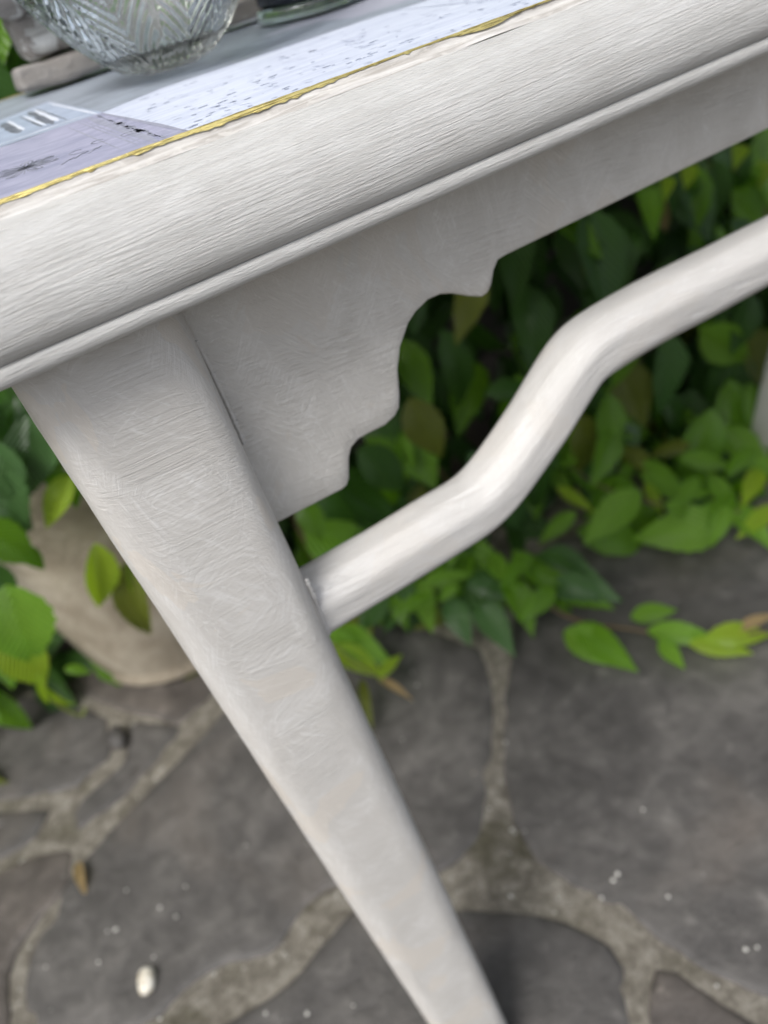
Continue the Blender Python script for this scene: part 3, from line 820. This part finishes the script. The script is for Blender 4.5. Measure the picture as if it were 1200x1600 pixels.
def join_leaves(name, items, parent):
    """items: (shape, mat, matrix) joined into one mesh"""
    V, F, UV, MI = [], [], [], []; off = 0
    cache = {}
    for s, mi, M in items:
        if s not in cache:
            me = LEAF[s, 0]; cache[s] = (np.array([v.co[:] for v in me.vertices]), np.array([p.vertices[:] for p in me.polygons]),
                                        np.array([me.uv_layers[0].data[l].uv[:] for l in range(len(me.loops))]))
        v, f, u = cache[s]; A = np.array(M)
        V.append(v @ A[:3, :3].T + A[:3, 3]); F.append(f + off); UV.append(u); MI.append(np.full(len(f), mi)); off += len(v)
    me = bpy.data.meshes.new(name); me.from_pydata(np.concatenate(V), [], np.concatenate(F))
    l = me.uv_layers.new(name='UVMap'); l.data.foreach_set('uv', np.concatenate(UV).astype(np.float32).ravel())
    me.polygons.foreach_set('material_index', np.concatenate(MI).astype(np.int32))
    o = link(name, me, LM); put(o, parent); o['kind'] = 'stuff'; return o
def tube(name, pts, r, mat, parent, taper=0.5):
    P = catmull([Vector(p) for p in pts], 6) if len(pts) > 2 else [Vector(p) for p in pts]
    V = []; na = 8
    for i, q in enumerate(P):
        t = (P[min(i + 1, len(P) - 1)] - P[max(i - 1, 0)]).normalized()
        a = t.cross(Vector((0.3, 0.1, 1))).normalized(); b = t.cross(a); rr = r * (1 - taper * i / len(P))
        for j in range(na):
            an = 2 * math.pi * j / na; V.append(tuple(q + (a * math.cos(an) + b * math.sin(an)) * rr))
    F = grid_faces(len(P), na, False, True)
    return put(link(name, mesh(name, V, F), mat), parent)

# the big creeper behind the table
creeper = thing('creeper', 'dense dark green creeper covering the backing wall behind the table', 'creeper', (0.5, 0.95, 0))
def front_y(x, z):
    base = 0.78 - 0.13 * math.exp(-(z / 0.25) ** 2) * (1 if x > 0.1 else 0.3) - 0.07 * math.exp(-((x - .62) / .25) ** 2 - (z / .2) ** 2) + 0.05 * math.sin(x * 5.1 + z * 3) + 0.06 * noise.noise(Vector((x * 4, z * 4, 3)))
    if x < 0.05: base += 0.16
    return base
items = []
rl = random.Random(11)
def project(p):
    d = p - CAM; z = d.dot(cam_fwd)
    return (600 + FPX * d.dot(cam_right) / z, 800 + FPX * d.dot(cam_down) / z, z)
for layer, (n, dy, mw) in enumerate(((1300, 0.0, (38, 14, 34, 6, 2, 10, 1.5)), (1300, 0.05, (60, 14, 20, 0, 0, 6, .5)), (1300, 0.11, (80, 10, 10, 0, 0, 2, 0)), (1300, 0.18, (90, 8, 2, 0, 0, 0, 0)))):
    for _ in range(n):
        x = rl.uniform(-1.1, 2.1); z = rl.uniform(0.0, 1.55) ** 1.0
        y = front_y(x, z) + dy + rl.uniform(-.035, .035)
        if y > 1.12: continue
        if y < 0.66 and abs(x) < 0.0: continue
        nrm = Vector((rl.gauss(0, .45), -1.0 + rl.gauss(0, .35), 0.65 + rl.gauss(0, .4))).normalized()
        tip = Vector((rl.gauss(0, .55), -0.35 + rl.gauss(0, .3), -1 + rl.gauss(0, .35))).normalized()
        L = rl.uniform(0.075, 0.135)
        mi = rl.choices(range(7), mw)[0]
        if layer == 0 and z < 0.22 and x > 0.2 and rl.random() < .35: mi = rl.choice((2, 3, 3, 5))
        p = Vector((x, y, max(z, 0.01)))
        if p.z + tip.z * L < 0.004: tip.z = max(tip.z, (0.006 - p.z) / L); tip.normalize()
        items.append((layer, p, frame(p, tip, nrm, L), rl.randrange(4), mi))
def in_view(it):
    u, v, d = project(it[1])
    if not (-60 < u < 1260 and -60 < v < 1200 and it[0] == 0): return False
    return v > 610 + (800 - u) * 0.4 - 330 if u > 430 else True
vis = [it for it in items if in_view(it)]
vis.sort(key=lambda it: project(it[1])[2])
single = set(id(it) for it in vis[:225])
for it in items:
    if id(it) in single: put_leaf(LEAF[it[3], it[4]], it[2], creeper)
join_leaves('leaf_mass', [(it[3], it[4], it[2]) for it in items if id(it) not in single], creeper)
for k in range(26):
    x = rl.uniform(-0.9, 1.9); pts = []
    for j in range(7):
        z = 0.02 + j * 0.24; pts.append((x + 0.05 * j * rl.uniform(-1, 1), front_y(x, z) + 0.09 + rl.uniform(-.03, .03), z))
    tube('stem', pts, rl.uniform(.002, .006), M_bark, creeper)

def hero(parent, base, tip, where, mi, width=1.0, nrm=None, s=None):
    """a leaf from photo point base to photo point tip; where: ('z', height, height at tip) or ('y', distance, distance at tip)"""
    k, a, b = where
    A = on_z(*base, a) if k == 'z' else on_y(*base, a); B = on_z(*tip, b) if k == 'z' else on_y(*tip, b)
    d = B - A; L = d.length
    to = (CAM - A).normalized()
    n = nrm or (to * 0.7 + Vector((rl.gauss(0, .2), -.1, 0.6 + rl.gauss(0, .15))))
    M = frame(A, d, Vector(n), L)
    M = M @ Matrix.Diagonal((width, 1, 1, 1))
    return put_leaf(HERO[rl.randrange(3) if s is None else s, mi], M, parent)

# trailing shoot on the paving at the right
sh1 = thing('creeper_shoot', 'leafy shoot trailing along the paving at the right with bright green leaves', 'shoot', on_z(900, 960, 0))
for b, t, w_, mi, wd in [
  ((985, 965), (1060, 950), ('z', .03, .035), 3, .85), ((1010, 985), (1135, 1000), ('z', .03, .03), 3, .7), ((1030, 1000), (1070, 1045), ('z', .025, .015), 3, 1.0),
  ((880, 985), (985, 1040), ('z', .03, .015), 3, 1.05), ((900, 975), (995, 1050), ('z', .035, .02), 2, .9), ((1075, 1005), (1180, 1020), ('z', .03, .02), 4, .7),
  ((1100, 1000), (1215, 985), ('z', .035, .03), 4, .8), ((1150, 985), (1215, 955), ('z', .035, .05), 6, .6), ((820, 880), (970, 935), ('z', .05, .04), 1, .9),
  ((830, 900), (960, 950), ('z', .04, .03), 2, .75), ((840, 870), (930, 890), ('z', .06, .06), 1, 1.1)]:
    hero(sh1, b, t, w_, mi, wd)
tube('stem', [on_z(770, 870, .05), on_z(880, 960, .03), on_z(1000, 985, .025), on_z(1080, 1003, .025), on_z(1200, 985, .03)], .0022, M_bark, sh1)
# bright leaves at the foot of the far leg
sh2 = thing('creeper_shoot', 'cluster of bright green leaves at the foot of the far table leg', 'shoot', on_z(1080, 850, 0))
for b, t, w_, mi, wd in [
  ((1140, 820), (985, 840), ('z', .05, .035), 3, .95), ((1000, 765), (910, 850), ('z', .09, .05), 3, .95), ((1110, 740), (1150, 810), ('z', .09, .06), 3, .8),
  ((1090, 745), (1055, 800), ('z', .10, .07), 3, .8), ((1130, 790), (1215, 850), ('z', .06, .05), 3, .95), ((1190, 730), (1160, 790), ('z', .10, .08), 4, .8),
  ((1000, 720), (1080, 790), ('z', .09, .06), 3, .8), ((1180, 700), (1130, 745), ('z', .12, .09), 2, .9), ((1215, 790), (1150, 840), ('z', .07, .05), 4, .7),
  ((960, 700), (1040, 745), ('z', .10, .08), 5, .8), ((900, 800), (840, 850), ('z', .08, .05), 3, .8), ((870, 760), (930, 800), ('z', .10, .08), 4, .6)]:
    hero(sh2, b, t, w_, mi, wd)
tube('stem', [on_z(1220, 790, .06), on_z(1130, 800, .06), on_z(1040, 790, .07), on_z(940, 760, .09), on_z(880, 720, .1)], .002, M_bark, sh2)
# leaves hanging below the curved bar
sh3 = thing('creeper_shoot', 'dark and mid green leaves spilling onto the paving below the curved bar', 'shoot', on_z(700, 960, 0))
for b, t, w_, mi, wd in [
  ((655, 905), (675, 990), ('z', .07, .03), 3, .9), ((700, 930), (735, 1010), ('z', .07, .03), 1, 1.1), ((740, 930), (805, 1025), ('z', .06, .02), 1, .9),
  ((770, 890), (720, 960), ('z', .08, .05), 0, 1.0), ((640, 900), (600, 990), ('z', .08, .03), 0, 1.0), ((660, 910), (740, 895), ('z', .09, .09), 3, .6),
  ((790, 900), (840, 990), ('z', .07, .03), 2, 1.0), ((610, 930), (640, 985), ('z', .07, .04), 2, .9), ((600, 920), (560, 990), ('z', .08, .04), 0, 1.1), ((800, 860), (870, 930), ('z', .08, .05), 2, .8)]:
    hero(sh3, b, t, w_, mi, wd)
# sprig beside the front leg
sh4 = thing('creeper_shoot', 'lime sprig with yellowing leaves just right of the front leg', 'shoot', on_z(570, 1060, 0))
for b, t, w_, mi, wd in [
  ((520, 985), (610, 1035), ('z', .07, .06), 3, .95), ((515, 1010), (600, 1055), ('z', .07, .05), 4, .8), ((590, 1060), (628, 1020), ('z', .05, .06), 4, .7),
  ((565, 1060), (580, 1140), ('z', .05, .02), 5, .5), ((590, 1060), (645, 1090), ('z', .05, .04), 6, .45), ((500, 985), (560, 1000), ('z', .08, .08), 3, .8)]:
    hero(sh4, b, t, w_, mi, wd)
tube('stem', [on_z(480, 960, .1), on_z(530, 1015, .07), on_z(600, 1065, .05)], .0018, M_stem, sh4)

# pot at the left and the plant in it
pc_f = on_z(285, 1068, 0.0)
pot_r = 0.125
pc = Vector((pc_f.x + 0.035, pc_f.y + pot_r * 0.97, 0.0))
pot = lathe('plant_pot', [(0.0005, 0.0), (0.108, 0.0), (0.118, 0.002), (0.124, 0.008), (0.125, 0.014), (0.122, 0.020), (0.127, 0.04), (0.143, 0.13), (0.157, 0.24), (0.166, 0.34), (0.172, 0.346), (0.176, 0.36), (0.176, 0.385), (0.168, 0.392), (0.158, 0.388), (0.152, 0.34), (0.0005, 0.34)], M_pot, pc, 96)
tag(pot, 'sandy terracotta plant pot on the paving behind the front leg', 'plant pot')
pp_ = thing('potted_plant', 'plant with ribbed green and lime leaves hanging over the terracotta pot', 'plant', pc + Vector((0, 0, 0.342)))
yl = pc.y - 0.16
for b, t, dy, mi, wd, s in [
  ((10, 915), (55, 1050), (-.16, -.17), 3, 1.25, 0), ((-40, 820), (65, 880), (-.1, -.12), 2, 1.1, 0), ((45, 650), (42, 790), (-.03, -.04), 1, 1.0, 0),
  ((-20, 700), (40, 850), (-.05, -.07), 1, .9, 2), ((110, 740), (66, 830), (-.05, -.06), 4, .9, 1), ((-10, 690), (40, 790), (-.06, -.07), 1, 1.1, 1), ((70, 660), (60, 760), (-.03, -.04), 1, 1.1, 0), ((35, 850), (70, 895), (-.08, -.09), 2, 1.1, 1), ((150, 850), (165, 962), (-.09, -.10), 4, .95, 1), ((195, 880), (228, 1015), (-.08, -.09), 5, .72, 1),
  ((205, 870), (225, 960), (-.07, -.08), 4, .6, 1), ((100, 1045), (145, 1050), (-.17, -.17), 3, .8, 0), ((60, 690), (100, 780), (-.02, -.03), 2, .9, 2), ((25, 620), (70, 700), (0, -.01), 1, .9, 1), ((100, 640), (120, 735), (.0, -.01), 0, 1.0, 1), ((55, 610), (95, 690), (.02, .0), 2, .9, 2), ((-10, 780), (55, 830), (-.06, -.07), 1, 1.2, 0), ((110, 730), (118, 800), (-.03, -.04), 2, .9, 1), ((130, 690), (150, 760), (0, 0), 0, 1.0, 1),
  ((-30, 620), (10, 700), (0, 0), 0, 1.1, 2), ((20, 560), (60, 660), (.05, .04), 0, 1.1, 2), ((-20, 740), (20, 800), (-.06, -.06), 1, 1.1, 0), ((5, 985), (75, 1080), (-.14, -.15), 4, 1.0, 0),
  ((-10, 880), (20, 960), (-.14, -.15), 0, 1.0, 2), ((70, 1075), (120, 1110), (-.16, -.16), 4, .35, 1), ((60, 1050), (75, 1110), (-.155, -.16), 4, .4, 1)]:
    hero(pp_, b, t, ('y', pc.y - .195 + dy[0] * .35, pc.y - .20 + dy[1] * .35), mi, wd, s=s)
tube('stem', [on_y(-30, 700, yl + .06), on_y(-10, 880, yl - .03), on_y(20, 960, yl - .05), on_y(60, 1050, yl - .06), on_y(85, 1095, yl - .06), on_y(125, 1118, yl - .06), on_y(133, 1105, yl - .06)], .0026, M_stem, pp_)
tube('stem', [on_y(155, 700, yl + .06), on_y(152, 780, yl + .02), on_y(150, 852, yl + .01)], .0016, M_stem, pp_)
tube('stem', [on_y(190, 720, yl + .06), on_y(188, 800, yl + .02), on_y(200, 882, yl + .02)], .0016, M_stem, pp_)
it2 = []
for _ in range(110):
    a = rl.uniform(0, 6.283); r = 0.17 * math.sqrt(rl.random())
    p = pc + Vector((r * math.cos(a) - .03, r * math.sin(a), 0.35 + rl.uniform(0, .12)))
    u, v, d = project(p)
    tip = Vector((math.cos(a), math.sin(a), rl.uniform(-.9, .4))).normalized()
    it2.append((rl.randrange(4), rl.choice((0, 1, 1, 2, 2)), frame(p, tip, Vector((rl.gauss(0, .4), -.3 + rl.gauss(0, .4), 1)), rl.uniform(.05, .09))))
for s, mi, M in it2: put_leaf(LEAF[s, mi], M, pp_)
# small dry bits on the paving
o = bpy.data.objects.new('dry_leaf', HERO[1, 6]); COL.objects.link(o)
o.matrix_world = frame(on_z(122, 1345, .008), on_z(132, 1412, .006) - on_z(122, 1345, .008), Vector((0, -.2, 1)), 0.042) @ Matrix.Diagonal((.62, 1, 1, 1)); tag(o, 'small dry yellow leaf lying in the joint at the left', 'leaf')
o = bpy.data.objects.new('dry_leaf', HERO[1, 6]); COL.objects.link(o)
o.matrix_world = frame(on_y(1010, 300, .74), on_y(1052, 362, .72) - on_y(1010, 300, .74), Vector((-.2, -1, .3)), 0.07); tag(o, 'withered tan leaf hanging among green leaves under the right of the apron', 'leaf')

# leaves that stand out in the creeper; small lime ones imitate blurred highlights
for b, t, y_, mi, wd in [((640, 622), (692, 722), .66, 5, 1.0), ((900, 650), (952, 765), .66, 5, 1.0), ((960, 640), (985, 740), .68, 2, 1.0), ((1045, 275), (1040, 308), .68, 4, 1.0), ((1080, 255), (1072, 292), .68, 4, 1.0), ((1085, 285), (1075, 315), .68, 1, 1.0),
    ((1160, 225), (1150, 256), .68, 4, 1.1), ((1195, 250), (1190, 290), .68, 4, 1.1), ((1180, 260), (1185, 280), .68, 3, 1.1), ((1185, 560), (1150, 650), .70, 2, 1.0), ((1090, 560), (1130, 660), .72, 2, 1.0), ((470, 780), (505, 850), .66, 2, 1.0), ((560, 700), (640, 770), .70, 0, 1.0),
    ((850, 640), (900, 720), .68, 2, 1.0), ((1010, 600), (990, 690), .72, 1, 1.1), ((1110, 610), (1060, 690), .70, 1, 1.0), ((880, 720), (960, 770), .66, 2, .8), ((690, 800), (740, 870), .64, 0, 1.0), ((900, 560), (930, 640), .72, 0, 1.1)]:
    hero(creeper, b, t, ('y', y_, y_ - .02), mi, wd)
# filler and paint beads where the bar meets the leg and where the apron meets it
def filler(name, pts, r, seed):
    P = catmull([Vector(p) for p in pts], 14); V = []; na = 10
    for i, q in enumerate(P):
        t = (P[min(i + 1, len(P) - 1)] - P[max(i - 1, 0)]).normalized(); a = t.cross(Vector((0, 1, 0.2))).normalized(); b = t.cross(a)
        rr = r * (0.55 + 0.9 * abs(noise.noise(Vector((i * .31, seed, 0)))) + .5 * noise.noise(Vector((i * 1.1, seed, 4)))) 
        for j in range(na):
            an = 6.283 * j / na; V.append(tuple(q + (a * math.cos(an) + b * math.sin(an)) * rr * (1 + .3 * noise.noise(Vector((i * .7, j * .8, seed))))))
    F = grid_faces(len(P), na, False, True); F.append(tuple(range(na))); F.append(tuple(range((len(P) - 1) * na, len(P) * na)))
    put(link(name, mesh(name, V, F), M_bar), table)
filler('filler_bead', [on_y(a, b, yb_ - .016) for a, b in ((478, 905), (488, 927), (497, 950), (506, 974), (514, 992))], 0.0017, 3.0)
filler('filler_bead', [on_y(a, b, ya - .0006) for a, b in ((306, 532), (333, 585), (361, 645), (374, 675), (382, 694))], 0.0012, 9.0)

# more small leaves of the same shoots, thick at the foot of the creeper
for _ in range(46):
    u, v = rl.uniform(830, 1200), rl.uniform(640, 790)
    if v > 830 - (u - 830) * 0.10 or (u > 1120 and v < 715): continue
    z = rl.uniform(.03, .12); a = rl.uniform(-.6, 3.6); L = rl.uniform(45, 95)
    hero(sh2, (u, v), (u + L * math.cos(a), v + L * .8 * math.sin(a)), ('z', z, max(.012, z - rl.uniform(0, .04))), rl.choice((2, 2, 3, 3, 3, 4, 5, 1)), rl.uniform(.7, 1.0))
for _ in range(22):
    u, v = rl.uniform(640, 880), rl.uniform(850, 930)
    z = rl.uniform(.03, .10); a = rl.uniform(.2, 2.6); L = rl.uniform(45, 90)
    hero(sh3, (u, v), (u + L * math.cos(a), v + L * .8 * math.sin(a)), ('z', z, max(.012, z - rl.uniform(0, .04))), rl.choice((0, 1, 2, 2, 3)), rl.uniform(.7, 1.0))
